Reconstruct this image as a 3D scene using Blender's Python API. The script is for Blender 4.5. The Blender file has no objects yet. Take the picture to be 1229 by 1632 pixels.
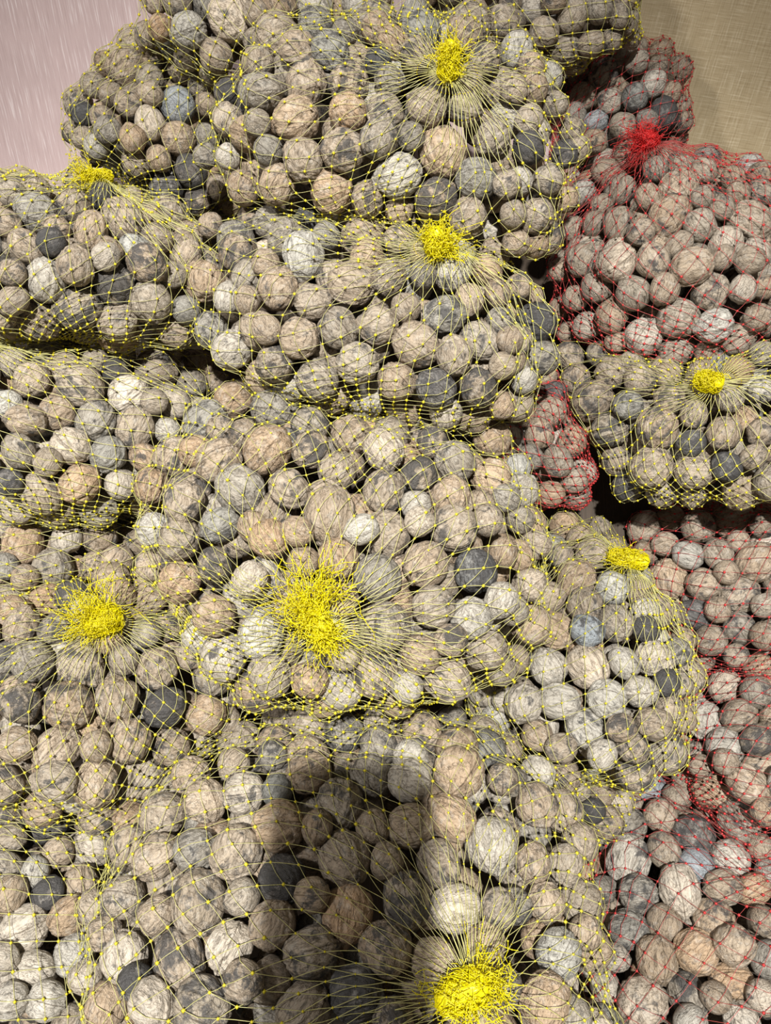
import bpy, bmesh, math, random
import numpy as np
from mathutils import Vector, Matrix, noise

# ------------------------------------------------------------------ camera, world, light
random.seed(7); rng = np.random.default_rng(7)
scene = bpy.context.scene
COL = scene.collection
W, H, F = 1229.0, 1632.0, 1230.0           # photograph frame and focal length in its pixels
PITCH = math.radians(55)                   # the camera looks 55 degrees down
CAM = np.array([0.0, 0.0, 1.15])
RX = np.array([1.0, 0.0, 0.0])
UP = np.array([0.0, math.sin(PITCH), math.cos(PITCH)])
FW = np.array([0.0, math.cos(PITCH), -math.sin(PITCH)])
cam_d = bpy.data.cameras.new('camera')
cam_d.sensor_fit = 'VERTICAL'; cam_d.sensor_height = 36.0
cam_d.lens = 36.0 * F / H; cam_d.clip_start = 0.02
cam = bpy.data.objects.new('camera', cam_d); COL.objects.link(cam)
cam.matrix_world = Matrix(((RX[0], UP[0], -FW[0], CAM[0]), (RX[1], UP[1], -FW[1], CAM[1]),
                           (RX[2], UP[2], -FW[2], CAM[2]), (0, 0, 0, 1)))
scene.camera = cam

def at(px, py, d):                          # pixel + distance along the optical axis -> point
    return CAM + RX * ((px - W/2) / F * d) + UP * ((H/2 - py) / F * d) + FW * d

world = bpy.data.worlds.new('world'); scene.world = world; world.use_nodes = True
world.node_tree.nodes['Background'].inputs[0].default_value = (1.0, 0.90, 0.78, 1)
world.node_tree.nodes['Background'].inputs[1].default_value = 0.14

def lamp(name, kind, loc, aim, energy, color, **kw):
    l = bpy.data.lights.new(name, kind); l.energy = energy; l.color = color
    for k, v in kw.items(): setattr(l, k, v)
    o = bpy.data.objects.new(name, l); COL.objects.link(o)
    o.location = loc
    o.rotation_euler = Vector(np.array(aim) - np.array(loc)).to_track_quat('-Z', 'Y').to_euler()
    return o
ldir = RX * 0.034 - UP * 0.350 + FW; ldir /= np.linalg.norm(ldir)
KEY = CAM - ldir * 1.9
lamp('ceiling_spot', 'SPOT', KEY, at(560, 1150, 0.6), 560, (1.0, 0.972, 0.925), shadow_soft_size=0.03,
     spot_size=math.radians(44), spot_blend=0.9)
lamp('ceiling_panel', 'AREA', (-1.5, 0.1, 2.5), (0, 0.5, 0.6), 24, (1.0, 0.96, 0.93), shape='DISK', size=0.25)
scene.view_settings.view_transform = 'Standard'
scene.view_settings.look = 'None'
scene.view_settings.gamma = 1.0
scene.view_settings.use_curve_mapping = False
scene.view_settings.exposure = 0.0

# ------------------------------------------------------------------ helpers
def mesh_np(name, verts, quads=None, tris=None, mats=(), qmat=0, tmat=0, smooth=True):
    me = bpy.data.meshes.new(name)
    nq = 0 if quads is None else len(quads); nt = 0 if tris is None else len(tris)
    loops = []
    if nq: loops.append(np.asarray(quads, np.int32).ravel())
    if nt: loops.append(np.asarray(tris, np.int32).ravel())
    loops = np.concatenate(loops)
    starts = np.concatenate([np.arange(nq) * 4, nq * 4 + np.arange(nt) * 3]).astype(np.int32)
    me.vertices.add(len(verts)); me.vertices.foreach_set('co', np.asarray(verts, np.float32).ravel())
    me.loops.add(len(loops)); me.loops.foreach_set('vertex_index', loops)
    me.polygons.add(nq + nt); me.polygons.foreach_set('loop_start', starts)
    for m in mats: me.materials.append(m)
    mi = np.concatenate([np.full(nq, qmat), np.full(nt, tmat)]).astype(np.int32)
    me.polygons.foreach_set('material_index', mi)
    me.polygons.foreach_set('use_smooth', np.full(nq + nt, smooth))
    me.update(calc_edges=True); me.validate()
    return me

def obj(name, me, parent=None):
    o = bpy.data.objects.new(name, me); COL.objects.link(o)
    if parent is not None:
        o.parent = parent; o.matrix_parent_inverse = parent.matrix_basis.inverted()
    return o

def tag(o, label=None, cat=None, group=None, kind=None):
    if label: o['label'] = label
    if cat: o['category'] = cat
    if group: o['group'] = group
    if kind: o['kind'] = kind
    return o

def norm(v): return v / np.maximum(np.linalg.norm(v, axis=-1, keepdims=True), 1e-9)

def tubes(A, B, r, sides=3):                # straight thread pieces between the points A and B
    d = norm(B - A)
    ref = np.where(np.abs(d[:, 2:3]) > 0.8, np.array([[1.0, 0, 0]]), np.array([[0, 0, 1.0]]))
    u = norm(np.cross(d, ref)); v = np.cross(d, u)
    n = len(A); k = np.arange(sides) * 2 * math.pi / sides
    ring = u[:, None, :] * np.cos(k)[None, :, None] + v[:, None, :] * np.sin(k)[None, :, None]
    rr = np.broadcast_to(np.asarray(r, float).reshape(-1, 1, 1), (n, 1, 1)) if np.ndim(r) else r
    V = np.concatenate([A[:, None, :] + ring * rr, B[:, None, :] + ring * rr], 1).reshape(-1, 3)
    base = (np.arange(n) * 2 * sides)[:, None, None]
    i = np.arange(sides); j = (i + 1) % sides
    q = np.stack([i, j, j + sides, i + sides], 1)[None] + base
    return V, q.reshape(-1, 4)

OCT_V = np.array([[1,0,0],[-1,0,0],[0,1,0],[0,-1,0],[0,0,1],[0,0,-1]], float)
OCT_F = np.array([[0,2,4],[2,1,4],[1,3,4],[3,0,4],[2,0,5],[1,2,5],[3,1,5],[0,3,5]])
def dots(P, r):
    n = len(P)
    rr = np.asarray(r, float).reshape(-1, 1, 1) if np.ndim(r) else r
    V = (P[:, None, :] + OCT_V[None] * rr).reshape(-1, 3)
    return V, (OCT_F[None] + (np.arange(n) * 6)[:, None, None]).reshape(-1, 3)

# ------------------------------------------------------------------ materials
def new_mat(name):
    m = bpy.data.materials.new(name); m.use_nodes = True
    nt = m.node_tree; b = nt.nodes['Principled BSDF']
    return m, nt, b
def N(nt, t, **kw):
    n = nt.nodes.new(t)
    for k, v in kw.items():
        if k.startswith('i_'):
            key = k[2:]; key = int(key) if key.isdigit() else key.replace('_', ' ')
            n.inputs[key].default_value = v
        else: setattr(n, k, v)
    return n
def ramp(nt, fac, stops):
    r = nt.nodes.new('ShaderNodeValToRGB'); el = r.color_ramp.elements
    while len(el) < len(stops): el.new(0.5)
    for e, (p, c) in zip(el, stops):
        e.position = p; e.color = c if len(c) == 4 else (*c, 1)
    nt.links.new(fac, r.inputs[0]); return r
def mathn(nt, op, a, b=None, clamp=False):
    n = nt.nodes.new('ShaderNodeMath'); n.operation = op; n.use_clamp = clamp
    for i, x in enumerate((a, b)):
        if x is None: continue
        if isinstance(x, (int, float)): n.inputs[i].default_value = x
        else: nt.links.new(x, n.inputs[i])
    return n.outputs[0]
def mix(nt, fac, a, b, mode='MIX'):
    n = nt.nodes.new('ShaderNodeMix'); n.data_type = 'RGBA'; n.blend_type = mode
    for s, x in (('Factor', fac), ('A', a), ('B', b)):
        i = [k for k in n.inputs if k.name == s and (k.type == 'RGBA' or s == 'Factor' and k.type == 'VALUE')][0]
        if isinstance(x, (int, float)): i.default_value = x
        elif isinstance(x, tuple): i.default_value = (*x, 1)
        else: nt.links.new(x, i)
    return [o for o in n.outputs if o.type == 'RGBA'][0]

def walnut_material(name, single):
    m, nt, b = new_mat(name); L = nt.links.new
    if single:
        oi = N(nt, 'ShaderNodeObjectInfo'); tint = oi.outputs['Color']; stain = oi.outputs['Alpha']
        seed = oi.outputs['Random']; co = N(nt, 'ShaderNodeTexCoord').outputs['Object']
    else:
        a = N(nt, 'ShaderNodeAttribute', attribute_name='tint'); tint = a.outputs['Color']; stain = a.outputs['Alpha']
        seed = N(nt, 'ShaderNodeAttribute', attribute_name='seed').outputs['Fac']
        co = N(nt, 'ShaderNodeAttribute', attribute_name='local').outputs['Vector']
    w = mathn(nt, 'MULTIPLY', seed, 97.0)
    mp = N(nt, 'ShaderNodeMapping'); mp.inputs['Scale'].default_value = (1, 1, 0.33); L(co, mp.inputs[0])
    def ns(vec, scale, det, rough, dist=0.0):
        n = N(nt, 'ShaderNodeTexNoise', noise_dimensions='4D'); L(vec, n.inputs['Vector']); L(w, n.inputs['W'])
        n.inputs['Scale'].default_value = scale; n.inputs['Detail'].default_value = det
        n.inputs['Roughness'].default_value = rough; n.inputs['Distortion'].default_value = dist
        return n.outputs[0]
    wrinkle = ns(mp.outputs[0], 4.3, 5, 0.60, 0.8)      # wavy ridges along the shell
    blotch = ns(co, 1.35, 5, 0.66, 0.5)                 # husk stains with ragged edges
    chalk = ns(co, 2.6, 6, 0.72, 0.3)                   # bleached dry patches
    fine = ns(co, 15, 3, 0.7)
    crack = ns(mp.outputs[0], 2.5, 3, 0.5, 1.5)
    line = mathn(nt, 'ABSOLUTE', mathn(nt, 'SUBTRACT', crack, 0.5))
    sx = N(nt, 'ShaderNodeSeparateXYZ'); L(co, sx.inputs[0])
    seam = mathn(nt, 'ABSOLUTE', mathn(nt, 'ADD', sx.outputs[0], mathn(nt, 'MULTIPLY', mathn(nt, 'SUBTRACT', chalk, 0.5), 0.12)))
    veins = ramp(nt, wrinkle, [(0.34, (0.42,)*3), (0.43, (0.86,)*3), (0.53, (1.0,)*3), (0.68, (1.22,)*3)])
    c = mix(nt, 1.0, tint, veins.outputs[0], 'MULTIPLY')
    cr = ramp(nt, line, [(0.0, (0.30, 0.27, 0.24)), (0.012, (0.55, 0.52, 0.50)), (0.034, (1, 1, 1))])
    c = mix(nt, 0.62, c, cr.outputs[0], 'MULTIPLY')
    sm = ramp(nt, seam, [(0.0, (0.28, 0.25, 0.22)), (0.018, (0.5, 0.47, 0.44)), (0.045, (1, 1, 1))])
    c = mix(nt, 0.85, c, sm.outputs[0], 'MULTIPLY')
    ck = ramp(nt, chalk, [(0.50, (0,)*3), (0.66, (1,)*3)])
    ckf = mathn(nt, 'MULTIPLY', ck.outputs[0], 0.6)
    pale = mix(nt, 0.55, c, (0.62, 0.60, 0.55))
    c = mix(nt, ckf, c, pale)
    fr = ramp(nt, fine, [(0.30, (0.30,)*3), (0.43, (0.93,)*3), (0.7, (1.08,)*3)])
    c = mix(nt, 0.75, c, fr.outputs[0], 'MULTIPLY')
    thr = mathn(nt, 'SUBTRACT', 0.685, mathn(nt, 'MULTIPLY', stain, 0.31))
    k = mathn(nt, 'MULTIPLY', mathn(nt, 'SUBTRACT', blotch, thr), 12.0, clamp=True)
    k = mathn(nt, 'MULTIPLY', k, 0.88)
    dk = mix(nt, fine, (0.020, 0.020, 0.022), (0.105, 0.102, 0.100))
    c = mix(nt, k, c, dk)
    L(c, b.inputs['Base Color'])
    b.inputs['Roughness'].default_value = 0.72
    b.inputs['Specular IOR Level'].default_value = 0.22
    h = mathn(nt, 'ADD', mathn(nt, 'ADD', wrinkle, mathn(nt, 'MULTIPLY', cr.outputs[0], 0.16)), mathn(nt, 'MULTIPLY', fine, 0.25))
    bp = N(nt, 'ShaderNodeBump'); bp.inputs['Strength'].default_value = 0.75; bp.inputs['Distance'].default_value = 0.0042
    L(h, bp.inputs['Height']); L(bp.outputs[0], b.inputs['Normal'])
    return m
M_NUT = walnut_material('walnut_shell', True)
M_NUTS = walnut_material('walnut_shell_pile', False)

def plastic(name, col, rough=0.35, trans=0.0):
    m, nt, b = new_mat(name)
    b.inputs['Base Color'].default_value = (*col, 1); b.inputs['Roughness'].default_value = rough
    b.inputs['Specular IOR Level'].default_value = 0.5
    if trans:
        t = N(nt, 'ShaderNodeBsdfTranslucent'); t.inputs[0].default_value = (*col, 1)
        mx = N(nt, 'ShaderNodeMixShader'); mx.inputs[0].default_value = trans
        nt.links.new(b.outputs[0], mx.inputs[1]); nt.links.new(t.outputs[0], mx.inputs[2])
        nt.links.new(mx.outputs[0], nt.nodes['Material Output'].inputs[0])
    return m
MY = (plastic('yellow_net_thread', (0.66, 0.63, 0.26), 0.3, 0.25), plastic('yellow_net_joint', (0.72, 0.62, 0.03), 0.4, 0.2),
      plastic('yellow_net_bundle', (0.85, 0.76, 0.005), 0.4, 0.3))
MR = (plastic('red_net_thread', (0.50, 0.10, 0.09), 0.3, 0.25), plastic('red_net_joint', (0.62, 0.045, 0.045), 0.4, 0.2),
      plastic('red_net_bundle', (0.82, 0.035, 0.035), 0.4, 0.3))

def board_material(name, c1, c2, c3, weave, rot=0.0):
    m, nt, b = new_mat(name); L = nt.links.new
    co = N(nt, 'ShaderNodeTexCoord').outputs['Object']
    def st(scale, sc, det=3):
        mp = N(nt, 'ShaderNodeMapping'); mp.inputs['Scale'].default_value = scale
        mp.inputs['Rotation'].default_value = (0, 0, rot); L(co, mp.inputs[0])
        n = N(nt, 'ShaderNodeTexNoise'); L(mp.outputs[0], n.inputs['Vector'])
        n.inputs['Scale'].default_value = sc; n.inputs['Detail'].default_value = det; n.inputs['Roughness'].default_value = 0.6
        return n.outputs[0]
    a = st((1, 0.035, 1), 620); big = st((1, 1, 1), 9)
    c = ramp(nt, a, [(0.34, c2), (0.48, c1), (0.56, c1), (0.68, c3)]).outputs[0]
    hgt = a
    if weave:
        a2 = st((0.05, 1, 1), 620)
        c2n = ramp(nt, a2, [(0.34, c2), (0.48, c1), (0.56, c1), (0.68, c3)]).outputs[0]
        c = mix(nt, 0.5, c, c2n); hgt = mathn(nt, 'ADD', a, a2)
    sh = ramp(nt, big, [(0.3, (0.92,)*3), (0.7, (1.06,)*3)]).outputs[0]
    c = mix(nt, 1.0, c, sh, 'MULTIPLY'); L(c, b.inputs['Base Color'])
    b.inputs['Roughness'].default_value = 0.6; b.inputs['Specular IOR Level'].default_value = 0.3
    bp = N(nt, 'ShaderNodeBump'); bp.inputs['Strength'].default_value = 0.3; bp.inputs['Distance'].default_value = 0.001
    L(hgt, bp.inputs['Height']); L(bp.outputs[0], b.inputs['Normal'])
    return m

# ------------------------------------------------------------------ the display bin
def slab(name, corners, thick, mat):
    # corners: four points round the visible face; local axes lie in the face
    c = [np.array(p) for p in corners]; o = sum(c) / 4
    ex = norm(c[1] - c[0]); n = norm(np.cross(ex, c[3] - c[0])); ey = np.cross(n, ex)
    loc = [np.array([(p - o) @ ex, (p - o) @ ey, 0]) for p in c]
    back = [p - np.array([0, 0, thick]) for p in loc]
    me = mesh_np(name, np.array(loc + back), quads=[[0,1,2,3],[7,6,5,4],[0,4,5,1],[1,5,6,2],[2,6,7,3],[3,7,4,0]],
                 mats=(mat,), smooth=False)
    ob = obj(name, me)
    ob.matrix_world = Matrix(((ex[0], ey[0], n[0], o[0]), (ex[1], ey[1], n[1], o[1]), (ex[2], ey[2], n[2], o[2]), (0,0,0,1)))
    return tag(ob, kind='structure')

RB, RT = 0.80, 1.03                          # depth of the sloping bin floor at frame bottom / top
yb, yt = -(H/2)/F*RB, (H/2)/F*RT
def floor_depth(Y): return RB + (RT - RB) * (Y - yb) / (yt - yb)
def floor_pt(X, Y): return CAM + RX * X + UP * Y + FW * floor_depth(Y)
M_FLOOR = board_material('brown_cardboard', (0.055, 0.038, 0.025), (0.04, 0.028, 0.018), (0.075, 0.052, 0.035), False)
tag(slab('floor', [floor_pt(-1.4, -1.0), floor_pt(1.4, -1.0), floor_pt(1.4, 0.75), floor_pt(-1.4, 0.75)], 0.02, M_FLOOR),
    'sloping brown board base under the pile of bags')
M_PINK = board_material('pink_streaked_board', (0.60, 0.465, 0.46), (0.53, 0.405, 0.40), (0.80, 0.70, 0.70), False, 0.0)
M_TAN = board_material('tan_woven_board', (0.52, 0.42, 0.26), (0.38, 0.29, 0.165), (0.76, 0.66, 0.47), True)
def wall(name, p0, p1, h0, h1, mat, label):
    z = np.array([0, math.sin(math.radians(24)), math.cos(math.radians(24))])   # the bin's sides flare outwards
    return tag(slab(name, [p0 - z*h0, p1 - z*h0, p1 + z*h1, p0 + z*h1], 0.02, mat), label)
wl0, wl1 = floor_pt(-1.4, 0.375), floor_pt(0.27, 0.44)
wall('wall_left', wl0, wl1, 0.1, 0.7, M_PINK, 'pinkish board wall with fine pale vertical streaks')
wr0, wr1 = floor_pt(0.20, 0.485), floor_pt(1.40, 0.255)
wall('wall_right', wr0, wr1, 0.1, 0.7, M_TAN, 'tan board wall with a woven cloth-like texture')

# ------------------------------------------------------------------ the bags
# outline in photo pixels, centre, distance to the front, half thickness, how far the far end lies back,
# colour, knot pixel (or a direction for a knot that does not show)
BAGS = {
 'front': dict(poly=[(380,1152),(480,1133),(640,1126),(760,1136),(850,1185),(925,1260),(962,1390),(968,1520),(945,1640),(880,1730),(520,1780),(210,1720),(150,1580),(138,1440),(170,1320),(240,1230),(310,1180)],
   c=(560,1440), d=0.495, T=0.105, k=0.22, col='y', knot=(748,1572), L=0.0132, n=54,
   label='yellow net bag of walnuts at the bottom centre, crossed by a dark phone-shaped shadow', short='bottom centre yellow bag'),
 'corner': dict(poly=[(-160,1260),(0,1235),(120,1262),(200,1300),(260,1400),(270,1560),(210,1720),(0,1780),(-190,1700),(-240,1480)],
   c=(30,1490), d=0.565, T=0.09, k=0.30, col='y', knot=(-150,1300), L=0.0125, n=52,
   label='yellow net bag of pale walnuts in the bottom left corner', short='bottom left corner bag'),
 'left_tuft': dict(poly=[(-90,1010),(-20,960),(60,925),(140,885),(230,885),(330,940),(400,1030),(430,1110),(390,1170),(300,1215),(220,1270),(150,1305),(60,1275),(-30,1230),(-110,1130)],
   c=(165,1085), d=0.60, T=0.085, k=0.42, col='y', knot=(168,992), L=0.0125, n=48,
   label='yellow net bag of walnuts with a knot and brush-like tail pointing left', short='left bag with brush tail'),
 'centre': dict(poly=[(330,640),(430,615),(560,640),(700,655),(820,690),(858,780),(885,880),(868,990),(800,1065),(720,1112),(560,1118),(420,1112),(330,1040),(260,950),(222,860),(215,790),(245,720)],
   c=(545,870), d=0.565, T=0.095, k=0.45, col='y', knot=(515,1000), L=0.0122, n=56,
   label='yellow net bag of walnuts in the middle, its messy knot trailing loose net', short='middle yellow bag'),
 'left_mid': dict(poly=[(-120,560),(0,538),(110,528),(250,540),(345,600),(355,690),(310,760),(240,815),(120,835),(0,815),(-130,760),(-170,650)],
   c=(110,685), d=0.655, T=0.08, k=0.45, col='y', knot=(-12,560), L=0.0125, n=50,
   label='yellow net bag of walnuts at the left edge below the bag with the flat knot', short='left edge yellow bag'),
 'left_low': dict(poly=[(-140,800),(0,780),(200,780),(300,830),(300,930),(200,990),(0,990),(-140,930)],
   c=(80,880), d=0.70, T=0.075, k=0.45, col='y', knot=(-130,860), L=0.0125, n=48,
   label='shaded yellow net bag of walnuts squeezed above the brush-tailed knot at left', short='shaded left bag'),
 'left_top': dict(poly=[(-90,320),(20,290),(120,272),(190,285),(270,325),(350,370),(370,450),(345,520),(250,540),(120,540),(0,538),(-100,500),(-130,400)],
   c=(130,415), d=0.64, T=0.085, k=0.45, col='y', knot=(165,284), L=0.0128, n=50,
   label='yellow net bag of walnuts against the pink wall with a flat sideways knot', short='bag under pink wall'),
 'upper_mid': dict(poly=[(318,420),(360,370),(450,345),(560,345),(660,350),(770,375),(850,430),(888,520),(875,600),(830,660),(750,678),(640,668),(500,640),(400,612),(340,575),(318,500)],
   c=(600,510), d=0.63, T=0.085, k=0.45, col='y', knot=(697,398), L=0.0128, n=50,
   label='yellow net bag of walnuts above the middle with a fluffy round knot', short='fluffy-knot yellow bag'),
 'top': dict(poly=[(345,140),(420,65),(560,30),(700,22),(800,45),(880,110),(922,200),(922,310),(895,380),(845,406),(740,388),(640,358),(480,340),(390,332),(345,280),(328,205)],
   c=(630,210), d=0.64, T=0.09, k=0.45, col='y', knot=(712,112), L=0.0128, n=52,
   label='big yellow net bag of walnuts near the top with an upright stubby knot', short='upright-knot yellow bag'),
 'behind_left': dict(poly=[(100,205),(135,130),(200,78),(270,68),(360,110),(410,220),(390,340),(290,345),(225,305),(170,275),(118,252)],
   c=(265,215), d=0.76, T=0.075, k=0.40, col='y', knot=(330,60), L=0.0128, n=44,
   label='yellow net bag of small walnuts bulging against the pink wall', short='bag bulging by pink wall'),
 'top_left': dict(poly=[(222,-40),(300,-120),(480,-140),(620,-80),(640,30),(560,90),(440,130),(340,122),(262,92),(230,50)],
   c=(430,0), d=0.71, T=0.07, k=0.45, col='y', knot=(420,-130), L=0.0135, n=40,
   label='yellow net bag of walnuts cut off by the top edge next to the pink wall', short='topmost left bag'),
 'top_right': dict(poly=[(640,-60),(760,-130),(920,-120),(1015,-40),(1020,40),(985,88),(890,108),(800,95),(700,80),(640,20)],
   c=(850,-10), d=0.77, T=0.075, k=0.45, col='y', knot=(700,-110), L=0.0135, n=42,
   label='yellow net bag of walnuts cut off by the top edge next to the tan wall', short='topmost right bag'),
 'red_back': dict(poly=[(880,150),(920,95),(990,75),(1045,68),(1092,130),(1102,205),(1070,290),(960,330),(895,290),(870,220)],
   c=(985,200), d=0.86, T=0.07, k=0.30, col='r', knot=(900,300), L=0.0125, n=40,
   label='dusky red net bag of walnuts at the foot of the tan wall', short='rear red bag'),
 'red_top': dict(poly=[(985,250),(1040,228),(1130,242),(1229,290),(1300,360),(1320,460),(1260,560),(1170,580),(1060,582),(945,545),(890,485),(868,415),(892,335),(935,280)],
   c=(1085,415), d=0.745, T=0.09, k=0.42, col='r', knot=(1035,222), L=0.0118, n=52,
   label='red net bag of walnuts at the right with a shiny red knot', short='red bag with knot'),
 'right_yellow': dict(poly=[(885,565),(950,548),(1080,570),(1229,545),(1330,600),(1350,700),(1290,790),(1180,805),(1070,805),(985,772),(945,700),(905,630)],
   c=(1115,685), d=0.70, T=0.08, k=0.42, col='y', knot=(1138,612), L=0.0130, n=46,
   label='yellow net bag of walnuts at the right edge between red bags', short='right edge yellow bag'),
 'red_gap': dict(poly=[(780,620),(850,585),(895,600),(930,675),(952,750),(925,808),(870,815),(800,800),(760,720)],
   c=(860,710), d=0.765, T=0.07, k=0.30, col='r', knot=(770,640), L=0.0110, n=40,
   label='red net bag of walnuts wedged in the gap left of the right-hand yellow bag', short='wedged red bag'),
 'red_mid': dict(poly=[(985,820),(1080,785),(1229,790),(1330,840),(1340,980),(1260,1070),(1130,1080),(1050,1030),(1000,920)],
   c=(1160,925), d=0.77, T=0.075, k=0.40, col='r', knot=(1335,830), L=0.0122, n=46,
   label='red net bag of walnuts behind the pale-walnut yellow bag', short='red bag behind pale walnuts'),
 'red_low': dict(poly=[(1130,1062),(1229,1030),(1330,1060),(1370,1180),(1320,1310),(1229,1345),(1150,1318),(1092,1235),(1072,1150)],
   c=(1215,1185), d=0.705, T=0.08, k=0.40, col='r', knot=(1360,1100), L=0.0125, n=46,
   label='red net bag of walnuts at the lower right edge, above the corner bag', short='lower right red bag'),
 'red_corner': dict(poly=[(900,1290),(980,1235),(1060,1215),(1130,1275),(1229,1335),(1350,1380),(1400,1540),(1330,1720),(1100,1780),(930,1720),(880,1500)],
   c=(1120,1490), d=0.645, T=0.085, k=0.35, col='r', knot=(1380,1400), L=0.0122, n=62,
   label='red net bag of greyish walnuts in the bottom right corner', short='bottom right red bag'),
 'pale': dict(poly=[(870,830),(930,812),(1010,868),(1075,950),(1107,1040),(1095,1140),(1060,1210),(980,1248),(880,1250),(790,1190),(735,1110),(760,1030),(830,950)],
   c=(940,1040), d=0.665, T=0.085, k=0.40, col='y', knot=(1003,892), L=0.0130, n=48,
   label='yellow net bag of pale cream walnuts right of the middle with a smooth knot', short='pale-walnut yellow bag'),
 'under_pale': dict(poly=[(820,1200),(900,1190),(985,1200),(1010,1260),(985,1330),(900,1350),(830,1300)],
   c=(915,1265), d=0.73, T=0.06, k=0.30, col='y', knot=(840,1220), L=0.0130, n=36,
   label='small corner of a yellow net bag below the pale-walnut bag', short='half-hidden yellow bag'),
}

class Bag:
    def __init__(s, key, d):
        s.key = key; s.__dict__.update(d)
        s.mid = s.d + s.T; s.C = at(*s.c, s.mid)
        s.n_ = norm(CAM - s.C)                       # bag faces up the slope, towards the viewer
        s.u = norm(np.cross(UP, s.n_)); s.v = np.cross(s.n_, s.u)
        sc = s.mid / F
        P = np.array([((x - s.c[0]) * sc, -(y - s.c[1]) * sc) for x, y in s.poly])
        th = np.linspace(-math.pi, math.pi, 181); R = np.zeros(181)
        for i, t in enumerate(th):                   # outline as a radius for each direction
            e = np.array([math.cos(t), math.sin(t)]); best = 0
            for j in range(len(P)):
                a, b = P[j], P[(j + 1) % len(P)]; ab = b - a
                den = e[0] * ab[1] - e[1] * ab[0]
                if abs(den) < 1e-12: continue
                q = (a[0] * ab[1] - a[1] * ab[0]) / den; w = (a[0] * e[1] - a[1] * e[0]) / den
                if q > 0 and -1e-6 <= w <= 1 + 1e-6: best = max(best, q)
            R[i] = best
        ker = np.array([1, 2, 3, 2, 1]) / 9.0; Rw = np.concatenate([R[-5:-1], R, R[1:5]])
        s.th = th; s.R = np.convolve(Rw, ker, 'same')[4:-4]
        s.Rm = s.R.mean()
        Yc = (s.C - CAM) @ UP
        s.Tb = min(max(floor_depth(Yc) - s.mid, 0.045), 0.11)
    def Rth(s, t): return np.interp(t, s.th, s.R)
    def uvw(s, p):
        q = np.asarray(p) - s.C
        u = q @ s.u; v = q @ s.v; return u, v, q @ s.n_ + s.k * v
    def pt(s, u, v, w):
        return s.C + np.multiply.outer(u, s.u) + np.multiply.outer(v, s.v) + np.multiply.outer(w - s.k * v, s.n_)
    def rho(s, u, v): return np.hypot(u, v) / s.Rth(np.arctan2(v, u))
    def front(s, u, v, shrink=0.0):
        t = np.arctan2(v, u); r = np.hypot(u, v) / np.maximum(s.Rth(t) - shrink, 0.01)
        return (s.T - shrink) * np.sqrt(np.maximum(1 - np.minimum(r, 1) ** 2.4, 0.0))
    def inside(s, p, margin=0.0):
        u, v, w = s.uvw(p); r = s.rho(u, v)
        h = np.sqrt(np.maximum(1 - np.minimum(r, 1) ** 2.4, 0))
        return (r < 1) & (w < s.T * h - margin) & (w > -s.Tb * h + margin)
    def sphere(s, D, grow=0.0):                      # unit directions -> bag surface
        t = np.arctan2(D[..., 1], D[..., 0]); cz = np.hypot(D[..., 0], D[..., 1])
        r = cz ** (2 / 2.4) * (s.Rth(t) + grow)
        w = np.where(D[..., 2] > 0, s.T + grow, s.Tb + grow) * np.sign(D[..., 2]) * np.abs(D[..., 2])
        return s.pt(r * np.cos(t), r * np.sin(t), w)
    def ray(s, px, py, off):                         # where the sight line meets the layer `off` under the net
        d = s.mid - 0.5 * s.T
        for _ in range(14):
            p = at(px, py, d); u, v, w = s.uvw(p)
            r = s.rho(u, v)
            if r > 0.985: f_ = 0.985 / r; 
            else: f_ = 1.0
            h = s.front(u * f_, v * f_, off)
            d += 0.8 * (w - h) * 0.9
            if d > s.mid + 0.12: d = s.mid + 0.12
        return at(px, py, d)
    def dirpx(s, px, py):
        u, v, _ = s.uvw(s.ray(px, py, 0.0)) if 0 <= px <= W and 0 <= py <= H else ((px - s.c[0]) * s.mid / F, -(py - s.c[1]) * s.mid / F, 0)
        t = math.atan2(v, u); r = min(math.hypot(u, v) / float(s.Rth(t)), 0.97)
        r = r ** 1.2
        return np.array([r * math.cos(t), r * math.sin(t), math.sqrt(1 - r * r)])
BAG = {k: Bag(k, d) for k, d in BAGS.items()}

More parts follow.
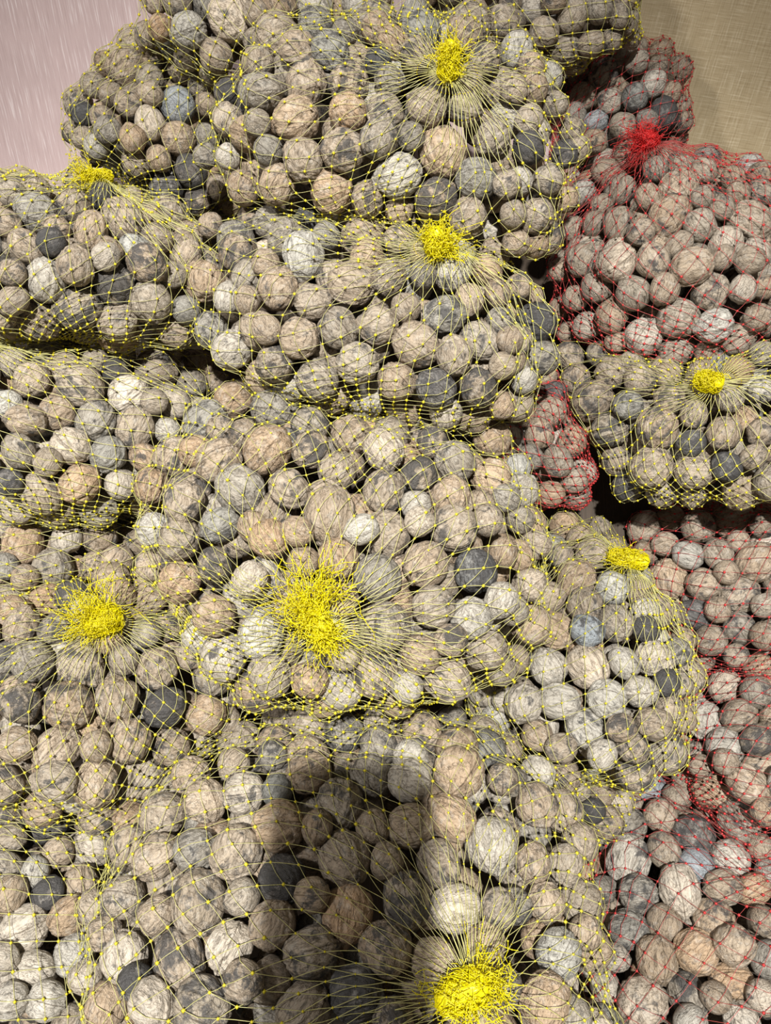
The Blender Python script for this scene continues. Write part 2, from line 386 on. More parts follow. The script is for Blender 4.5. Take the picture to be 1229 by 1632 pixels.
# ------------------------------------------------------------------ walnuts seen in the photograph
# tile origin, then per bag: x y width (in a 2.926x view of the tile) and tone:
# n plain, t tan, p pale, g grey, d blackened, b bluish, m partly black
TILES = [
 ((0, 0), {
  'top_left': '1080 95 245p,880 140 170p,750 130 125t,680 165 95n,1010 250 165n,870 275 120n,830 10 140n,720 5 110n,1195 165 120n',
  'behind_left': '580 310 170n,705 270 95n,700 370 130n,440 400 105n,520 440 110n,610 490 130n,475 560 120n,395 540 95d,345 620 115m,390 640 95n,515 610 130g,605 640 130t,700 580 145p,825 490 165b,940 400 125n,965 490 110n,450 680 90p,450 735 110n,830 645 165t,740 740 125t,545 770 115p,630 800 150m,890 800 160d,775 885 150d,925 930 130m,1010 880 115n,950 640 110g,385 790 85n,700 440 100n',
  'top': '1060 560 150n,1160 620 170t,1065 730 125p,960 730 110g,1140 875 160n,1190 420 160g,1060 430 115d,1190 290 130n',
  'left_top': '160 890 150n,170 990 185g,345 970 165n,480 920 130d,420 1090 165n,575 1030 210n,125 1140 160n,235 1130 115d,340 1185 165n,620 940 130n,265 1085 90n,35 1050 120n,720 1120 150n,790 1005 180n,880 1120 185n,510 1175 125n,640 1185 165p,60 900 110n',
  'upper_mid': '980 1050 120n,1100 1130 190g,1180 1020 130m'}),
 ((400, 0), {
  'top_left': '130 30 170n,300 30 170p,500 10 150p,20 90 80n',
  'top': '120 180 220n,300 120 170g,570 130 220g,440 150 90g,800 150 170g,1020 120 190n,1180 100 140n,1090 280 150n,220 230 170n,40 300 120n,60 430 180g,255 400 200n,370 240 180g,460 390 190m,595 300 105d,640 390 130g,215 560 220t,450 530 180t,625 520 180n,820 505 185n,1000 510 165n,30 580 125n,80 700 145g,245 745 195n,430 700 200n,615 660 180n,750 640 135g,890 710 235t,1130 640 170g,125 860 180n,375 890 200t,540 930 170n,680 815 215p,690 960 140t,870 930 190m,1055 840 190g,1010 1010 180n,1190 860 130n',
  'upper_mid': '90 1040 180g,260 1010 150d,165 1115 190g,245 1190 205p,350 1100 140g,520 1110 205n,690 1120 150n,1130 1185 160n,1160 1090 130n'}),
 ((809, 0), {
  'top_right': '130 40 150p,300 70 150n,160 150 140n,30 100 110n,270 220 150n,385 205 120n,480 180 95n,425 50 130n,510 75 95n,80 195 95n,560 95 85n,570 160 75n,20 20 90n,545 20 85n,220 10 100n',
  'red_back': '600 290 110p,600 225 100n,450 350 140n,360 450 140n,490 475 120p,590 450 130g,675 395 125p,735 540 150d,760 440 100n,805 500 90n,330 350 100n,320 530 110g,410 575 110b,405 650 115n,700 320 90n,525 290 80n,800 570 80n,790 640 90n,540 590 130n,660 560 100g,255 400 85g',
  'red_top': '560 720 130n,460 800 125n,350 900 130p,520 890 150n,690 790 120g,820 800 150n,905 800 120n,800 880 180n,660 920 130n,910 920 115n,1000 970 120n,1080 900 115n,1050 830 110n,1180 900 105n,760 1010 190n,510 1060 150n,410 1040 110n,310 1070 120n,630 1090 130n,890 1050 150n,1120 1040 190n,1000 1140 165p,360 1180 170n,520 1190 170p,700 1180 170n,800 1150 120n,890 1215 155n,1150 1190 150p,240 1220 95n,440 960 105n',
  'top': '110 310 125n,120 410 150n,220 490 115n,100 560 125n,100 690 155d,50 850 130p,190 840 150n,30 1000 115n,130 1020 170n,270 930 85t,300 620 75n,270 720 85d,40 1130 105n,130 1130 95n,320 690 65n,30 420 110n'}),
 ((0, 400), {
  'left_top': '75 120 125n,205 135 190p,360 60 170n,530 140 195m,360 260 205n,170 310 205n,550 320 185n,700 225 195n,680 60 175n,800 110 130n,865 275 135g,490 40 105p,20 300 110n,60 220 85n',
  'upper_mid': '950 140 190t,1060 220 120p,870 20 150n,1165 110 160n,990 370 170g,1085 460 185p,1195 350 180n,1160 250 120n',
  'left_mid': '540 475 190p,290 430 180g,210 470 150g,435 520 130n,330 560 180n,60 520 125n,150 600 170n,370 630 210n,730 550 190n,770 460 170n,610 665 190p,540 570 115d,925 530 140n,900 620 150g,815 715 150p,710 700 95n,630 830 185n,440 795 190g,260 755 165n,130 785 165n,40 720 140p,780 840 125p,335 910 185p,505 955 170g,230 980 135n,90 930 155n,670 960 145t,40 1080 120d,200 1130 190n,370 1085 195t,560 1080 150p,1000 610 85n',
  'left_low': '40 1190 125n,560 1195 165n,385 1195 125t',
  'centre': '970 790 205g,1100 700 170t,1140 850 150n,820 960 190n,1020 980 205n,710 1095 170t,880 1140 215n,1120 1110 225g,1200 700 120p'}),
 ((400, 400), {
  'upper_mid': '60 70 130n,125 170 190n,290 240 185n,470 155 215n,640 130 165n,65 360 150n,220 410 195n,410 365 195n,600 340 185n,715 270 150n,110 525 185m,310 600 205n,495 520 200n,680 610 185n,545 690 180p,710 760 160n,775 435 220n,905 300 195g,950 490 180n,1075 420 180n,865 640 195d,1070 630 180m,1010 230 150n,1160 330 130g,800 110 130g,1170 540 130t,1170 720 110t,1150 200 130n,1100 90 115t,1200 430 85n',
  'centre': '105 730 225g,290 775 135n,75 930 235t,290 940 185m,470 860 190n,620 930 195p,830 865 210n,1000 800 140p,1120 880 185t,955 985 190g,785 1040 165m,1125 1065 190t,180 1110 185n,380 1050 195n,620 1120 205n,360 1160 225n,770 1190 130p,930 1150 190n,1070 1190 125n,1190 1150 105g'}),
 ((809, 400), {
  'red_top': '350 40 150n,510 60 185p,690 50 165n,880 70 170n,1000 30 110n,1130 40 140n,250 90 120n,420 160 155n,575 195 165n,735 170 150n,945 190 180n,1095 180 135p,1190 170 95n,320 220 125n,240 270 90n,370 350 135p,495 300 160n,790 305 195n,965 335 170p,630 400 175p,790 460 165n,930 470 125n,1070 410 155n,1170 310 135n,510 420 110n,280 380 85n,640 490 110n',
  'right_yellow': '290 490 140n,430 480 130n,320 595 140n,475 580 155n,620 600 160n,405 690 190n,565 720 145g,740 580 130n,750 700 150n,475 835 175m,700 830 195n,510 980 145n,675 995 200n,870 1020 180n,560 1090 150d,730 1120 155n,860 900 130d,1010 850 165n,1025 1005 145d,1145 960 125n,1090 1110 180t,1190 840 140n,1190 650 125p,1075 560 140t,1190 480 105n,870 760 140n,860 1140 120n,1040 690 105n',
  'red_gap': '195 750 160n,150 850 150n,300 890 150n,235 980 155n,110 960 115g,350 1040 130p,200 1130 130t,320 1130 130n,180 580 110n,220 660 110d,310 790 85n,70 770 85t',
  'upper_mid': '130 330 195d,50 170 130n,110 225 110n,70 590 130p,50 430 105n,20 500 110n',
  'centre': '60 1120 165p,50 1010 110p'}),
 ((0, 800), {
  'left_low': '110 195 195t,310 175 145p,465 150 170n,245 305 190n,190 90 130p,400 50 115n,40 300 120g,110 345 125n,50 450 115n,150 450 115n',
  'left_tuft': '100 580 170n,150 745 205g,380 760 210n,100 940 185n,325 960 235n,545 920 215n,730 780 205n,580 740 135n,80 1130 165n,270 1170 220n,600 1110 205n,770 960 190d,960 990 190t,800 1140 175n,450 1140 115n,560 440 155t,450 300 150n,690 610 125n,990 800 195m,1100 690 155n,880 720 130n,1150 890 160n,500 650 120t,770 590 120n,930 1130 140p',
  'centre': '720 130 170p,840 165 210m,700 300 145n,840 370 205t,1000 290 165m,1000 530 205t,1180 360 170p,1030 110 180g,860 5 180n,1200 130 120t',
  'front': '1115 1125 215n'}),
 ((400, 800), {
  'centre': '70 150 185t,230 130 155n,360 60 245n,630 150 235n,500 120 115p,780 90 130p,950 120 225n,1090 80 155n,400 260 195t,590 350 225g,815 290 220n,1050 320 215d,1180 240 135t,850 490 205n,1035 550 205p,620 590 245n,1160 470 170p,40 360 200p,50 620 220p,90 810 195n,275 830 175t,580 800 235n,430 870 190p,420 460 170t,430 710 145p,800 710 195n,910 820 225n,1090 680 200n,1170 780 135n,710 850 135p,250 280 125t,930 640 105n',
  'pale': '1085 885 150p,1200 930 120p,1140 1010 155p',
  'front': '260 1060 200n,140 1010 160n,430 1070 195g,605 1030 185p,600 1140 190g,800 1080 200n,940 1020 145g,265 1190 205t,960 1150 215t,1090 1090 175n,740 1190 170p,1190 1150 120n,100 1180 125g'}),
 ((809, 800), {
  'pale': '270 110 150t,430 120 105n,310 370 185n,205 440 155n,370 490 170n,490 400 165p,640 520 145p,760 520 130n,510 565 180n,225 605 180t,370 610 165b,190 770 180p,385 765 205p,540 750 145p,680 715 175p,790 700 140n,620 885 165p,460 920 185p,75 940 175p,250 950 185p,350 1050 190p,145 1090 155n,250 1140 145n,590 1130 155n,530 1050 140m,690 1030 170n,735 850 115d,820 640 115n,430 1160 140p,640 610 95d,100 650 95p,250 250 115n,800 850 85n,740 960 125n,610 410 125n',
  'centre': '130 200 155n,50 260 155t,100 370 165p,20 500 115n,60 80 120n,30 740 145n',
  'red_mid': '585 60 115n,645 115 150n,755 75 125n,890 115 165n,1050 85 185n,1190 110 125n,550 150 115n,735 200 125n,645 240 125n,840 250 145p,985 245 150n,1080 200 105n,1150 270 180n,750 360 180t,920 380 160n,1080 430 175n,880 530 155d,975 505 125n,1090 600 155g,960 640 155n,1200 480 125n,1180 620 135n,900 740 125n,1020 340 105n,920 20 130n,1060 710 105n',
  'red_low': '1010 860 165p,1180 750 135p,1160 890 150n,920 1020 175p,1080 1000 165n,1010 1140 175p,1170 1110 155m,880 1180 130n,1060 765 105n,830 1100 115n,860 965 105t'}),
 ((0, 1212), {
  'corner': '60 190 125n,215 280 225d,40 370 145n,40 500 135n,60 630 165t,150 530 145p,120 770 220p,310 710 175t,165 980 205p,330 910 195p,60 1110 165p,230 1130 175p,430 400 190p,370 580 170n,270 430 150n,15 920 120p,220 640 120d,170 170 125p,300 1200 155n',
  'left_tuft': '270 60 185n,440 110 215n,660 90 240n,470 260 165m,590 275 165t',
  'front': '760 250 205n,960 190 205p,890 70 185n,1140 150 205p,1090 15 155n,730 450 205n,570 650 200n,910 420 195g,1100 430 245n,920 680 265m,730 720 165n,440 690 155n,580 940 225p,840 930 255n,1070 870 225p,1130 640 155n,500 790 165n,940 1130 265m,700 1110 205p,500 1130 205t,1170 1030 165n,640 1040 130d,400 1010 140p'}),
 ((400, 1212), {
  'front': '410 215 250n,430 455 255n,130 300 235t,440 715 260t,260 50 205t,130 140 155g,570 80 205g,730 90 205p,740 310 205t,940 270 215t,1120 390 250p,570 310 130n,320 320 125n,150 560 225d,720 640 245m,280 890 245n,630 880 245n,100 770 215n,70 1040 205n,960 690 225p,880 480 205n,1160 690 165n,970 50 235t,1180 90 135n,230 1160 265n,500 1090 250d,850 930 205n,650 1200 190n,1090 860 205n,640 480 125n,290 630 135n,1170 1050 155g,1080 1190 205t'}),
 ((809, 1212), {
  'front': '120 190 205n,260 250 195n,140 60 165p,330 370 165n,120 480 185n,270 480 165n,340 660 205n,180 660 175n,240 900 225p,30 680 135g,180 1120 235t,360 800 145n,30 110 115m,300 1190 155n',
  'under_pale': '330 130 135n,400 230 115d,270 30 115p,440 150 105n,480 40 130p',
  'red_corner': '560 200 155n,660 130 155b,790 170 135n,715 270 165n,570 310 170g,865 355 195d,570 450 215p,1030 450 180p,720 420 155n,810 590 205p,605 620 175g,980 740 195m,575 790 185g,730 770 165n,710 940 200t,875 890 200t,1060 860 185n,1050 1040 195t,630 1110 245p,830 1090 185g,980 1110 145n,1130 600 155t,1010 610 175n,1200 750 135n,1190 920 155g,460 1050 145p,1090 1190 175p,470 350 95g,880 500 165b,450 600 125g,500 920 115p,850 1210 155p,1170 1110 155p',
  'red_low': '950 140 185t,1110 100 180n,1070 275 185n,1200 240 125n,850 80 135n,1180 400 125n,900 20 115n,1020 5 125n'}),
]
ZOOM = 1229 / 420
TONE = {'n': ((0.365, 0.300, 0.226), 0.42), 't': ((0.41, 0.305, 0.205), 0.22), 'p': ((0.49, 0.445, 0.375), 0.26),
        'g': ((0.285, 0.262, 0.222), 0.46), 'd': ((0.16, 0.15, 0.14), 0.88), 'b': ((0.30, 0.325, 0.345), 0.30),
        'm': ((0.335, 0.272, 0.20), 0.70)}

class Nut: pass
NUTS = {k: [] for k in BAG}                  # per bag: every walnut
for (ox, oy), bags in TILES:
    for key, txt in bags.items():
        b = BAG[key]
        for item in txt.split(','):
            x, y, rest = item.split(); tone = rest[-1]; Dz = float(rest[:-1])
            q = Nut(); q.bag = key; q.tone = tone
            q.px, q.py, q.Dpx = ox + float(x) / ZOOM, oy + float(y) / ZOOM, Dz / ZOOM
            r = min(max(0.5 * q.Dpx * (b.d + 0.03) / F, 0.0125), 0.0225)
            p = b.ray(q.px, q.py, r + 0.001)
            q.r = min(max(0.5 * q.Dpx * ((p - CAM) @ FW) / F, 0.0125), 0.0225)
            q.p = p; q.fixed = True; q.layer = 1
            NUTS[key].append(q)

def add_fill(b, layer, tries):
    lst = NUTS[b.key]
    for _ in range(tries):
        t = rng.uniform(-math.pi, math.pi); rr = math.sqrt(rng.uniform(0, 1))
        off = 0.017 if layer == 1 else 0.044
        R = float(b.Rth(t)) - (0.012 if layer == 1 else 0.030)
        u, v = rr * R * math.cos(t), rr * R * math.sin(t)
        r = rng.uniform(0.0145, 0.0185)
        w = float(b.front(u, v, off)) if layer < 3 else -rng.uniform(0, 0.5) * b.Tb
        p = b.pt(u, v, w)
        if any(o.inside(p, 0.012) for o in BAG.values() if o is not b): continue
        if (p - CAM) @ FW > floor_depth((p - CAM) @ UP) - r: continue
        f = 0.90 if layer == 1 else 0.80
        if lst and np.min(np.linalg.norm(np.array([q.p for q in lst]) - p, axis=1)
                          / (np.array([q.r for q in lst]) + r)) < f: continue
        q = Nut(); q.bag = b.key; q.p = p; q.r = r; q.fixed = False; q.layer = layer
        q.tone = rng.choice(list('nnnnnnttppgm')); q.px = q.py = None; q.Dpx = 2 * r * F / ((p - CAM) @ FW)
        lst.append(q)

def relax(b, iters=25):
    lst = NUTS[b.key]; P = np.array([q.p for q in lst]); P0 = P.copy()
    R = np.array([q.r for q in lst]); fx = np.array([q.fixed for q in lst])
    view = norm(P0 - CAM)
    for _ in range(iters):
        D = P[:, None] - P[None]; d = np.linalg.norm(D, axis=2) + np.eye(len(P))
        ov = np.maximum(0.93 * (R[:, None] + R[None]) - d, 0); np.fill_diagonal(ov, 0)
        mv = (D / d[..., None] * ov[..., None]).sum(1) * 0.33
        al = (mv * view).sum(1, keepdims=True) * view
        lat = mv - al
        P = P + al + lat * np.where(fx, 0.35, 0.9)[:, None]
        off = P - P0; oal = (off * view).sum(1, keepdims=True) * view
        P = P0 + oal * 0.99 + (off - oal) * np.where(fx, 0.9, 1.0)[:, None]
    for q, p in zip(lst, P): q.p = p

for b in BAG.values():
    relax(b, 15); add_fill(b, 1, 700); relax(b, 12); add_fill(b, 2, 800); add_fill(b, 3, 320)

# shell shapes
def shell(seed, level):
    bm = bmesh.new(); bmesh.ops.create_icosphere(bm, subdivisions=level, radius=1.0)
    rs = random.Random(seed); o = Vector((rs.uniform(-50, 50), rs.uniform(-50, 50), rs.uniform(-50, 50)))
    kz = rs.uniform(1.02, 1.16); kx = rs.uniform(0.93, 1.0); seam = rs.uniform(0.03, 0.075); tip = rs.uniform(0.02, 0.09)
    kk = 1.0 if level > 2 else 0.3
    for v in bm.verts:
        d = v.co.normalized(); x, y, z = d
        xs = x + 0.03 * noise.noise(d * 2.1 - o)                      # the seam wanders a little
        r = 1.0 + seam * math.exp(-(xs / 0.11) ** 2) - 0.034 * math.exp(-((abs(xs) - 0.22) / 0.07) ** 2)
        r -= kk * 0.045 * math.exp(-(xs / 0.030) ** 2)                     # slit between the halves
        r += kk * tip * math.exp(-(1 - z) / 0.03) - 0.035 * math.exp(-(1 + z) / 0.10)
        r += 0.10 * noise.noise(d * 1.25 + o) + 0.03 * noise.noise(d * 3.1 + o)
        a = Vector((x * 4.2, y * 4.2, z * 1.7)) + o
        r += kk * (0.045 * (0.6 - 2 * abs(noise.noise(a))) + 0.022 * noise.noise(a * 2.3))
        v.co = Vector((d.x * kx, d.y, d.z * kz)) * (r * 0.97)
    bm.verts.index_update()
    V = np.array([v.co[:] for v in bm.verts]); T = np.array([[v.index for v in f.verts] for f in bm.faces])
    bm.free(); return V, T
VAR = 14
hi = []
for i in range(VAR):
    V, T = shell(i, 5); hi.append(mesh_np('walnut_shell', V, tris=T, mats=(M_NUT,)))
lo = [shell(i, 3) for i in range(VAR)]
lo2 = [shell(i, 2) for i in range(3)]

def nut_matrix(q, b):
    # long axis mostly along the bag's surface, spun at random about it
    n = norm(q.p - (b.C - b.n_ * 0.06)); a = norm(rng.normal(size=3))
    z = a - n * (a @ n) * rng.uniform(0.3, 1.0); z = norm(z)
    ref = norm(rng.normal(size=3)) + n * rng.choice([0.0, 0.9])
    x = norm(np.cross(z, ref)); y = np.cross(z, x)
    return np.stack([x, y, z], 1)

allnuts = [q for l in NUTS.values() for q in l]
for q in allnuts:
    q.Rm = nut_matrix(q, BAG[q.bag])
    c, s = TONE[q.tone]; j = rng.normal(0, 0.09); h = rng.normal(0, 0.035)
    q.col = (max(c[0] * (1 + j + h), .02), max(c[1] * (1 + j), .02), max(c[2] * (1 + j - h), .02), min(max(s + rng.normal(0, .12), 0), 1))

picked = sorted([q for q in allnuts if q.fixed and -8 < q.px < W + 8 and -8 < q.py < H + 8], key=lambda q: -q.Dpx)
single = picked[:300]; sset = set(id(q) for q in single)
rest = [q for q in allnuts if id(q) not in sset]

# labels: bag, tone, and how many walnuts out from the bag's knot (or its middle) on which side
ORD = ['first', 'second', 'third', 'fourth', 'fifth', 'sixth', 'seventh', 'eighth', 'ninth', 'tenth', 'eleventh', 'twelfth',
       'thirteenth', 'fourteenth', 'fifteenth', 'sixteenth', 'seventeenth', 'eighteenth', 'nineteenth', 'twentieth'] + ['twenty-' + w for w in ('first', 'second', 'third', 'fourth', 'fifth', 'sixth', 'seventh')]
SIDE = ['right', 'upper right', 'top', 'upper left', 'left', 'lower left', 'bottom', 'lower right']
TWORD = {'n': 'brownish', 't': 'tan', 'p': 'pale', 'g': 'grey-brown', 'd': 'blackened', 'b': 'bluish', 'm': 'half-blackened'}
SHOWN = {'front', 'left_tuft', 'centre', 'left_top', 'upper_mid', 'top', 'red_top', 'right_yellow', 'pale'}
for key in BAG:
    ref = BAG[key].knot if key in SHOWN else BAG[key].c
    word = 'knot' if key in SHOWN else 'middle'
    sec = {}
    for q in NUTS[key]:
        if not q.fixed: continue
        a = math.degrees(math.atan2(-(q.py - ref[1]), q.px - ref[0])) % 360
        sec.setdefault(int(((a + 22.5) % 360) // 45), []).append(q)
    for sd, l in sec.items():
        l.sort(key=lambda q: math.hypot(q.px - ref[0], q.py - ref[1]))
        for i, q in enumerate(l):
            o_ = ' rim' if i > 26 else ''
            q.label = f"{TWORD[q.tone]} walnut in {BAG[key].short}, {ORD[min(i, 26)]} out from its {word} towards {SIDE[sd]}{o_}"
for i, q in enumerate(single):
    o = obj('walnut', hi[int(rng.integers(VAR))])
    Rm, r, p = q.Rm, q.r, q.p
    o.matrix_world = Matrix([[Rm[a, 0] * r, Rm[a, 1] * r, Rm[a, 2] * r, p[a]] for a in range(3)] + [[0, 0, 0, 1]])
    o.color = q.col
    tag(o, q.label, 'walnut', 'walnuts in the ' + BAG[q.bag].short)

Vs, Ts, Cs, Ss, Ls, off = [], [], [], [], [], 0
for q in rest:
    V, T = lo2[int(rng.integers(3))] if q.layer >= 3 else lo[int(rng.integers(VAR))]
    Vs.append((V * q.r) @ q.Rm.T + q.p); Ts.append(T + off); off += len(V)
    Cs.append(np.tile(q.col, (len(V), 1))); Ss.append(np.full(len(V), rng.uniform())); Ls.append(V)
me = mesh_np('walnut_fill', np.concatenate(Vs), tris=np.concatenate(Ts), mats=(M_NUTS,))
a = me.attributes.new('tint', 'FLOAT_COLOR', 'POINT'); a.data.foreach_set('color', np.concatenate(Cs).astype(np.float32).ravel())
a = me.attributes.new('seed', 'FLOAT', 'POINT'); a.data.foreach_set('value', np.concatenate(Ss).astype(np.float32))
a = me.attributes.new('local', 'FLOAT_VECTOR', 'POINT'); a.data.foreach_set('vector', np.concatenate(Ls).astype(np.float32).ravel())
tag(obj('walnut_fill', me), 'the many smaller and half-hidden walnuts filling the net bags', 'walnuts', kind='stuff')

# ------------------------------------------------------------------ nets
def smooth_noise(shape, cells):
    g = rng.normal(size=(cells + 1, cells + 1)); g[:, -1] = g[:, 0]
    yy = np.linspace(0, cells, shape[0]); xx = np.linspace(0, cells, shape[1], endpoint=False)
    y0 = np.minimum(yy.astype(int), cells - 1); x0 = np.minimum(xx.astype(int), cells - 1)
    fy = (yy - y0)[:, None]; fx = (xx - x0)[None]; fy = fy*fy*(3-2*fy); fx = fx*fx*(3-2*fx)
    return (g[y0][:, x0]*(1-fy)*(1-fx) + g[y0+1][:, x0]*fy*(1-fx) + g[y0][:, x0+1]*(1-fy)*fx + g[y0+1][:, x0+1]*fy*fx)

def polyline_tubes(lines, r):
    A = np.concatenate([l[:-1] for l in lines]); B = np.concatenate([l[1:] for l in lines])
    return tubes(A, B, r)

def build_net(b, root, mats):
    K = b.dirpx(*b.knot); K = norm(K)
    e1 = norm(np.cross(K, np.array([0.3, 0.1, -0.9]))); e2 = np.cross(K, e1)
    Req = (b.Rm * 0.66 + b.T * 0.34); n = b.n; L = b.L
    psi = [0.045]
    while psi[-1] < math.pi - 0.25:
        half = math.pi * Req * math.sin(psi[-1]) / n
        psi.append(psi[-1] + math.sqrt(max(L * L - min(half, 0.88 * L) ** 2, (0.35 * L) ** 2)) / Req)
    psi = np.array(psi); m = len(psi)
    al = (np.arange(n)[None, :] + 0.5 * (np.arange(m) % 2)[:, None]) * 2 * math.pi / n
    amp = np.clip(np.sin(psi) * 1.2, 0.1, 1)[:, None]
    al = al + (smooth_noise((m, n), 6) * 0.07 + rng.normal(0, 0.0085, (m, n))) * 1.0
    ps = psi[:, None] + (smooth_noise((m, n), 7) * 0.035 + rng.normal(0, 0.007, (m, n))) * amp
    D = (K[None, None] * np.cos(ps)[..., None] + (e1 * np.cos(al)[..., None] + e2 * np.sin(al)[..., None]) * np.sin(ps)[..., None])
    P = b.sphere(D, 0.0015); P = P.reshape(-1, 3); D = D.reshape(-1, 3)
    idx = np.arange(m * n).reshape(m, n)
    E = []
    for i in range(m - 1):                                # each joint hangs from two joints of the row before
        s = 0 if i % 2 == 0 else 1
        E.append(np.stack([idx[i], idx[i + 1]], 1))
        E.append(np.stack([idx[i], np.roll(idx[i + 1], 1 if s == 0 else -1)], 1))
    E = np.concatenate(E)
    nuts = [q for q in NUTS[b.key] if q.layer == 1]
    C = np.array([q.p for q in nuts]); R = np.array([q.r for q in nuts]) * 1.045 + 0.0007
    Nn = norm(P - (b.C - b.n_ * 0.03)); pin = np.repeat(psi < 0.16, n)
    cnt = np.zeros(len(P)); np.add.at(cnt, E[:, 0], 1); np.add.at(cnt, E[:, 1], 1)
    for it in range(14):                                  # net drawn tight over the nuts
        S = np.zeros_like(P); np.add.at(S, E[:, 0], P[E[:, 1]]); np.add.at(S, E[:, 1], P[E[:, 0]])
        lap = S / cnt[:, None] - P
        mv = (lap * Nn).sum(1) * 0.5 - 0.0007
        mv[pin] = 0
        P = P + Nn * mv[:, None] + 0.12 * (lap - Nn * (lap * Nn).sum(1)[:, None]) * (~pin)[:, None]
        d = P[:, None] - C[None]; dn = (d * Nn[:, None]).sum(2); l2 = (d * d).sum(2)
        disc = R[None] ** 2 - (l2 - dn * dn)
        ex = np.where((disc > 0) & (dn > -0.035), -dn + np.sqrt(np.maximum(disc, 0)), 0)   # way out of each nut
        P = P + Nn * np.clip(ex.max(1), 0, 0.02)[:, None]
    keep = D[:, 2] > -0.45
    # pieces buried in a neighbouring bag cannot be seen
    bur = np.zeros(len(P), bool)
    for o in BAG.values():
        if o is not b: bur |= o.inside(P, 0.022)
    keep &= ~bur
    ek = E[keep[E[:, 0]] & keep[E[:, 1]]]
    A, B = P[ek[:, 0]], P[ek[:, 1]]; Mid = (A + B) / 2; Nm = norm(Nn[ek[:, 0]] + Nn[ek[:, 1]])
    d = Mid[:, None] - C[None]; dn = (d * Nm[:, None]).sum(2)
    disc = R[None] ** 2 - ((d * d).sum(2) - dn * dn)
    ex = np.where((disc > 0) & (dn > 0), -dn + np.sqrt(np.maximum(disc, 0)), 0).max(1)
    Mid = Mid + Nm * (np.clip(ex, 0, 0.004) + rng.normal(0, 0.0002, len(Mid)))[:, None] + rng.normal(0, 0.0003, Mid.shape)
    V1, Q = tubes(np.concatenate([A, Mid]), np.concatenate([Mid, B]), 0.00025)
    nd = np.where(keep)[0]
    V2, T = dots(P[nd], rng.uniform(0.00125, 0.0018, len(nd)) * np.clip(np.repeat(psi, n)[nd] / 0.55, 0.42, 1))
    me = mesh_np('net', np.concatenate([V1, V2]), quads=Q, tris=T + len(V1), mats=mats[:2], qmat=0, tmat=1)
    obj('net', me, root)
    return P[idx[0]].mean(0), norm(P[idx[0]].mean(0) - b.C)

# knots: pixel shift to the far end of the bundle, girth, tails (pixel direction, length, spread, strands)
KNOT = {
 'front': dict(ax=(-55, 22), r=0.0125, tails=[((85, -25), 0.042, 0.75, 90), ((-60, 35), 0.026, 0.8, 60)]),
 'left_tuft': dict(ax=(-34, 18), r=0.0135, tails=[((-75, -8), 0.046, 0.42, 130)], start=(8, -6)),
 'centre': dict(ax=(-34, -52), r=0.0085, tails=[((-22, -95), 0.058, 0.30, 90), ((-45, 10), 0.026, 0.6, 60), ((10, 60), 0.028, 0.6, 80)]),
 'left_top': dict(ax=(-45, 6), r=0.0065, tails=[((-60, 4), 0.034, 0.35, 50)]),
 'upper_mid': dict(ax=(-8, -25), r=0.0125, tails=[((-10, -50), 0.026, 0.8, 80), ((50, -10), 0.034, 0.55, 60), ((20, 40), 0.02, 1.2, 50)]),
 'top': dict(ax=(4, -42), r=0.0095, tails=[((0, -50), 0.026, 0.7, 70), ((35, 15), 0.018, 0.9, 30)]),
 'right_yellow': dict(ax=(-30, -8), r=0.0105, tails=[((-40, -14), 0.020, 0.8, 60)]),
 'pale': dict(ax=(-55, -8), r=0.0100, tails=[((-60, 0), 0.026, 0.5, 60)], start=(12, 3)),
 'red_top': dict(ax=(-6, -14), r=0.0110, tails=[((-60, -2), 0.036, 0.45, 70), ((-8, -45), 0.024, 0.5, 40)]),
 'left_mid': dict(ax=(-30, 0), r=0.009, tails=[((-40, 10), 0.025, 0.6, 40)]),
}
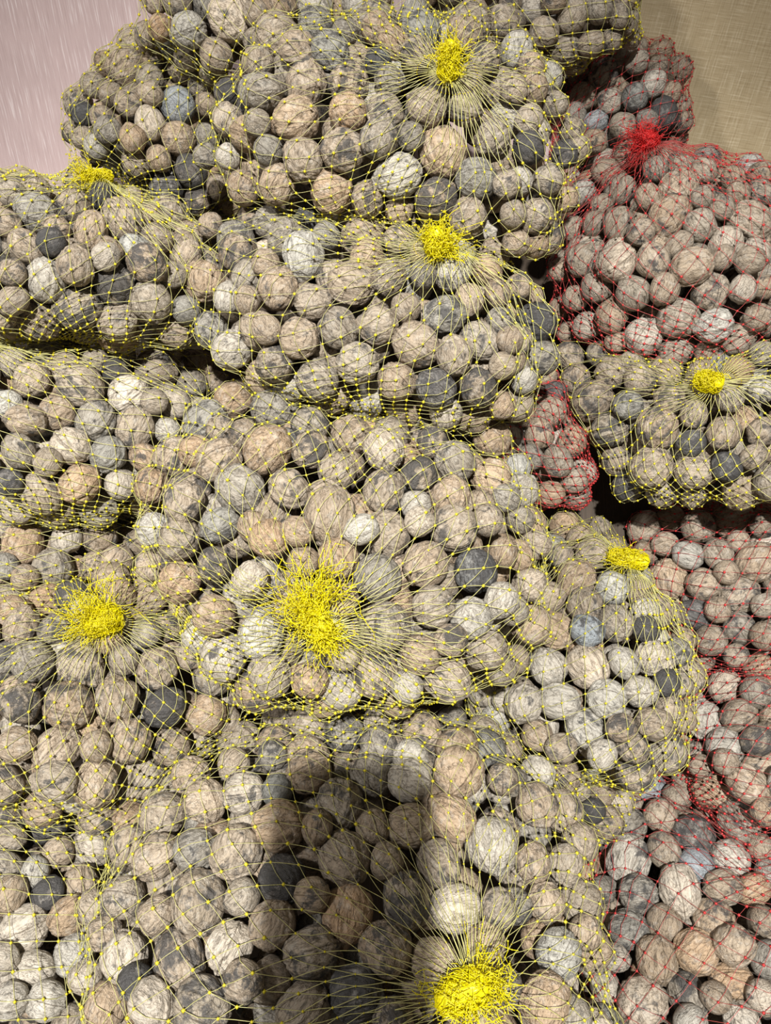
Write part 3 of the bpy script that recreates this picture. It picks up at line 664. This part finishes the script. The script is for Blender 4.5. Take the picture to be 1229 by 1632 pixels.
def build_knot(b, root, mats, base, nrm, spec):
    sc = b.d / F; up = norm(b.n_ + 0.0 * nrm)
    def vec(px): return (b.u * px[0] - b.v * px[1]) * sc
    st = base + up * spec['r'] * 0.75 + vec(spec.get('start', (0, 0)))
    ax = vec(spec['ax']); ln = np.linalg.norm(ax); a = ax / ln
    p = norm(np.cross(a, up)); qv = np.cross(p, a)
    r = spec['r']
    # lumpy core: a bent, tapering bundle
    k, s = 34, 48
    t = np.linspace(0, 1, k); V = []
    prof = np.sqrt(np.clip(1 - (2 * t - 1) ** 4, 0, 1)) * (1.0 - 0.22 * t)
    g = rng.uniform(0, 6)
    for i in range(k):
        c = st + a * (ln + r) * (t[i] - 0.30) + qv * 0.25 * r * math.sin(t[i] * 3 + g)
        for j in range(s):
            an = j * 2 * math.pi / s
            ns_ = noise.noise(Vector((math.cos(an) * 1.5 + g, math.sin(an) * 1.5, t[i] * 4)))
            rr = r * prof[i] * 0.70 * (1 + 0.10 * math.sin(3 * an + 6 * t[i] + g) + 0.22 * ns_ + 0.05 * math.sin(19 * an + 22 * t[i] + 3 * ns_) + 0.05 * math.sin(11 * an - 15 * t[i]))
            V.append(c + p * rr * math.cos(an) + qv * rr * math.sin(an) * 0.85)
    V = np.array(V); Q = [[i*s+j, i*s+(j+1)%s, (i+1)*s+(j+1)%s, (i+1)*s+j] for i in range(k-1) for j in range(s)]
    VV, QQ, off = [V], [np.array(Q)], len(V)
    lines = []
    for _ in range(150):                                   # strands wound round the bundle
        t0, t1 = sorted(rng.uniform(0.02, 0.98, 2)); a0 = rng.uniform(0, 6.28); tw = rng.uniform(-7, 7)
        tt = np.linspace(t0, t1, 12); an = a0 + tw * (tt - t0)
        pr = np.interp(tt, t, prof) * r * rng.uniform(0.82, 1.12) + rng.normal(0, 0.0003, 12)
        lines.append(st + np.outer((tt - 0.30) * (ln + r), a) + np.outer(pr * np.cos(an), p) + np.outer(pr * np.sin(an) * 0.85, qv))
    v, q = polyline_tubes(lines, 0.00036); VV.append(v); QQ.append(q + off)
    obj('knot', mesh_np('knot', np.concatenate(VV), quads=np.concatenate(QQ), mats=(mats[2],)), root)
    # frayed net tail
    for td, tl, spread, cnt in spec['tails']:
        lines, P = [], []
        d0 = norm(vec(td)); s0 = st + a * (ln * 0.35 if (ax @ d0) > 0 else 0.0)
        clump = [norm(d0 + rng.normal(0, spread, 3) * 0.5 + up * rng.uniform(-0.1, 0.2)) for _ in range(6)]
        clen = rng.uniform(0.5, 1.15, 6)
        for _ in range(int(cnt * 1.5)):
            ci = rng.integers(6); d = norm(clump[ci] + rng.normal(0, 0.22, 3))
            x = s0 + rng.normal(0, r * 0.42, 3) + up * 0.002; pts = [x]; step = tl * clen[ci] * rng.uniform(0.7, 1.1) / 9
            for i in range(9):
                d = norm(d + rng.normal(0, 0.42, 3) - up * 0.05 * (((x - base) @ up) > 0.006) + up * 0.25 * (((x - base) @ up) < 0.001))
                x = x + d * step; pts.append(x)
            pts = np.array(pts); lines.append(pts); P.append(pts[[3, 5, 7, 9]] if rng.uniform() < 0.7 else pts[[4, 8]])
        for i in range(cnt):                         # cross threads tying strands to their neighbours
            A, B = lines[i], lines[rng.integers(cnt)]; j = rng.integers(3, 9)
            if np.linalg.norm(A[j] - B[j]) < 0.014: lines.append(np.array([A[j], (A[j] + B[j]) / 2 + rng.normal(0, .001, 3), B[j]]))
        v, q = polyline_tubes(lines, 0.00027); dv, dt = dots(np.concatenate(P), rng.uniform(0.0005, 0.0009, sum(map(len, P))))
        obj('net_tail', mesh_np('net_tail', np.concatenate([v, dv]), quads=q, tris=dt + len(v), mats=(mats[2], mats[1]), qmat=0, tmat=1), root)

for key, b in BAG.items():
    root = bpy.data.objects.new('walnut_net_bag', None); COL.objects.link(root)
    root.empty_display_size = 0.05; root.location = b.C - b.n_ * b.Tb
    tag(root, b.label, 'net bag', 'net bags of walnuts piled in the bin')
    bpy.context.view_layer.update()
    mats = MY if b.col == 'y' else MR
    base, nrm = build_net(b, root, mats)
    if key in KNOT: build_knot(b, root, mats, base, nrm, KNOT[key])

# ------------------------------------------------------------------ the phone that takes the picture and throws the shadow
def phone():
    root = bpy.data.objects.new('mobile_phone', None); COL.objects.link(root)
    root.matrix_world = cam.matrix_world.copy()
    tag(root, 'dark mobile phone held above the bags, casting the shadow', 'phone')
    mb = plastic('phone_body', (0.02, 0.02, 0.022), 0.35); mg = plastic('phone_glass', (0.008, 0.008, 0.01), 0.08)
    def rbox(name, x0, x1, y0, y1, z0, z1, mat, bev):
        bm = bmesh.new(); bmesh.ops.create_cube(bm, size=1)
        for v in bm.verts: v.co = Vector((x0 + (v.co.x + .5) * (x1 - x0), y0 + (v.co.y + .5) * (y1 - y0), z0 + (v.co.z + .5) * (z1 - z0)))
        ed = [e for e in bm.edges if abs((e.verts[0].co - e.verts[1].co).z) > 1e-5]
        bmesh.ops.bevel(bm, geom=ed, offset=bev, segments=5, affect='EDGES')
        me = bpy.data.meshes.new(name); bm.to_mesh(me); bm.free(); me.materials.append(mat)
        o = bpy.data.objects.new(name, me); COL.objects.link(o); o.parent = root
    # camera space: the lens is in the phone's upper right corner, the body reaches left and down
    rbox('body', -0.079, 0.012, -0.150, 0.014, 0.004, 0.0125, mb, 0.009)
    rbox('screen', -0.076, 0.009, -0.147, 0.011, 0.0125, 0.0130, mg, 0.008)
    rbox('camera_bump', -0.012, 0.009, -0.040, 0.011, 0.0028, 0.004, mg, 0.006)
phone()
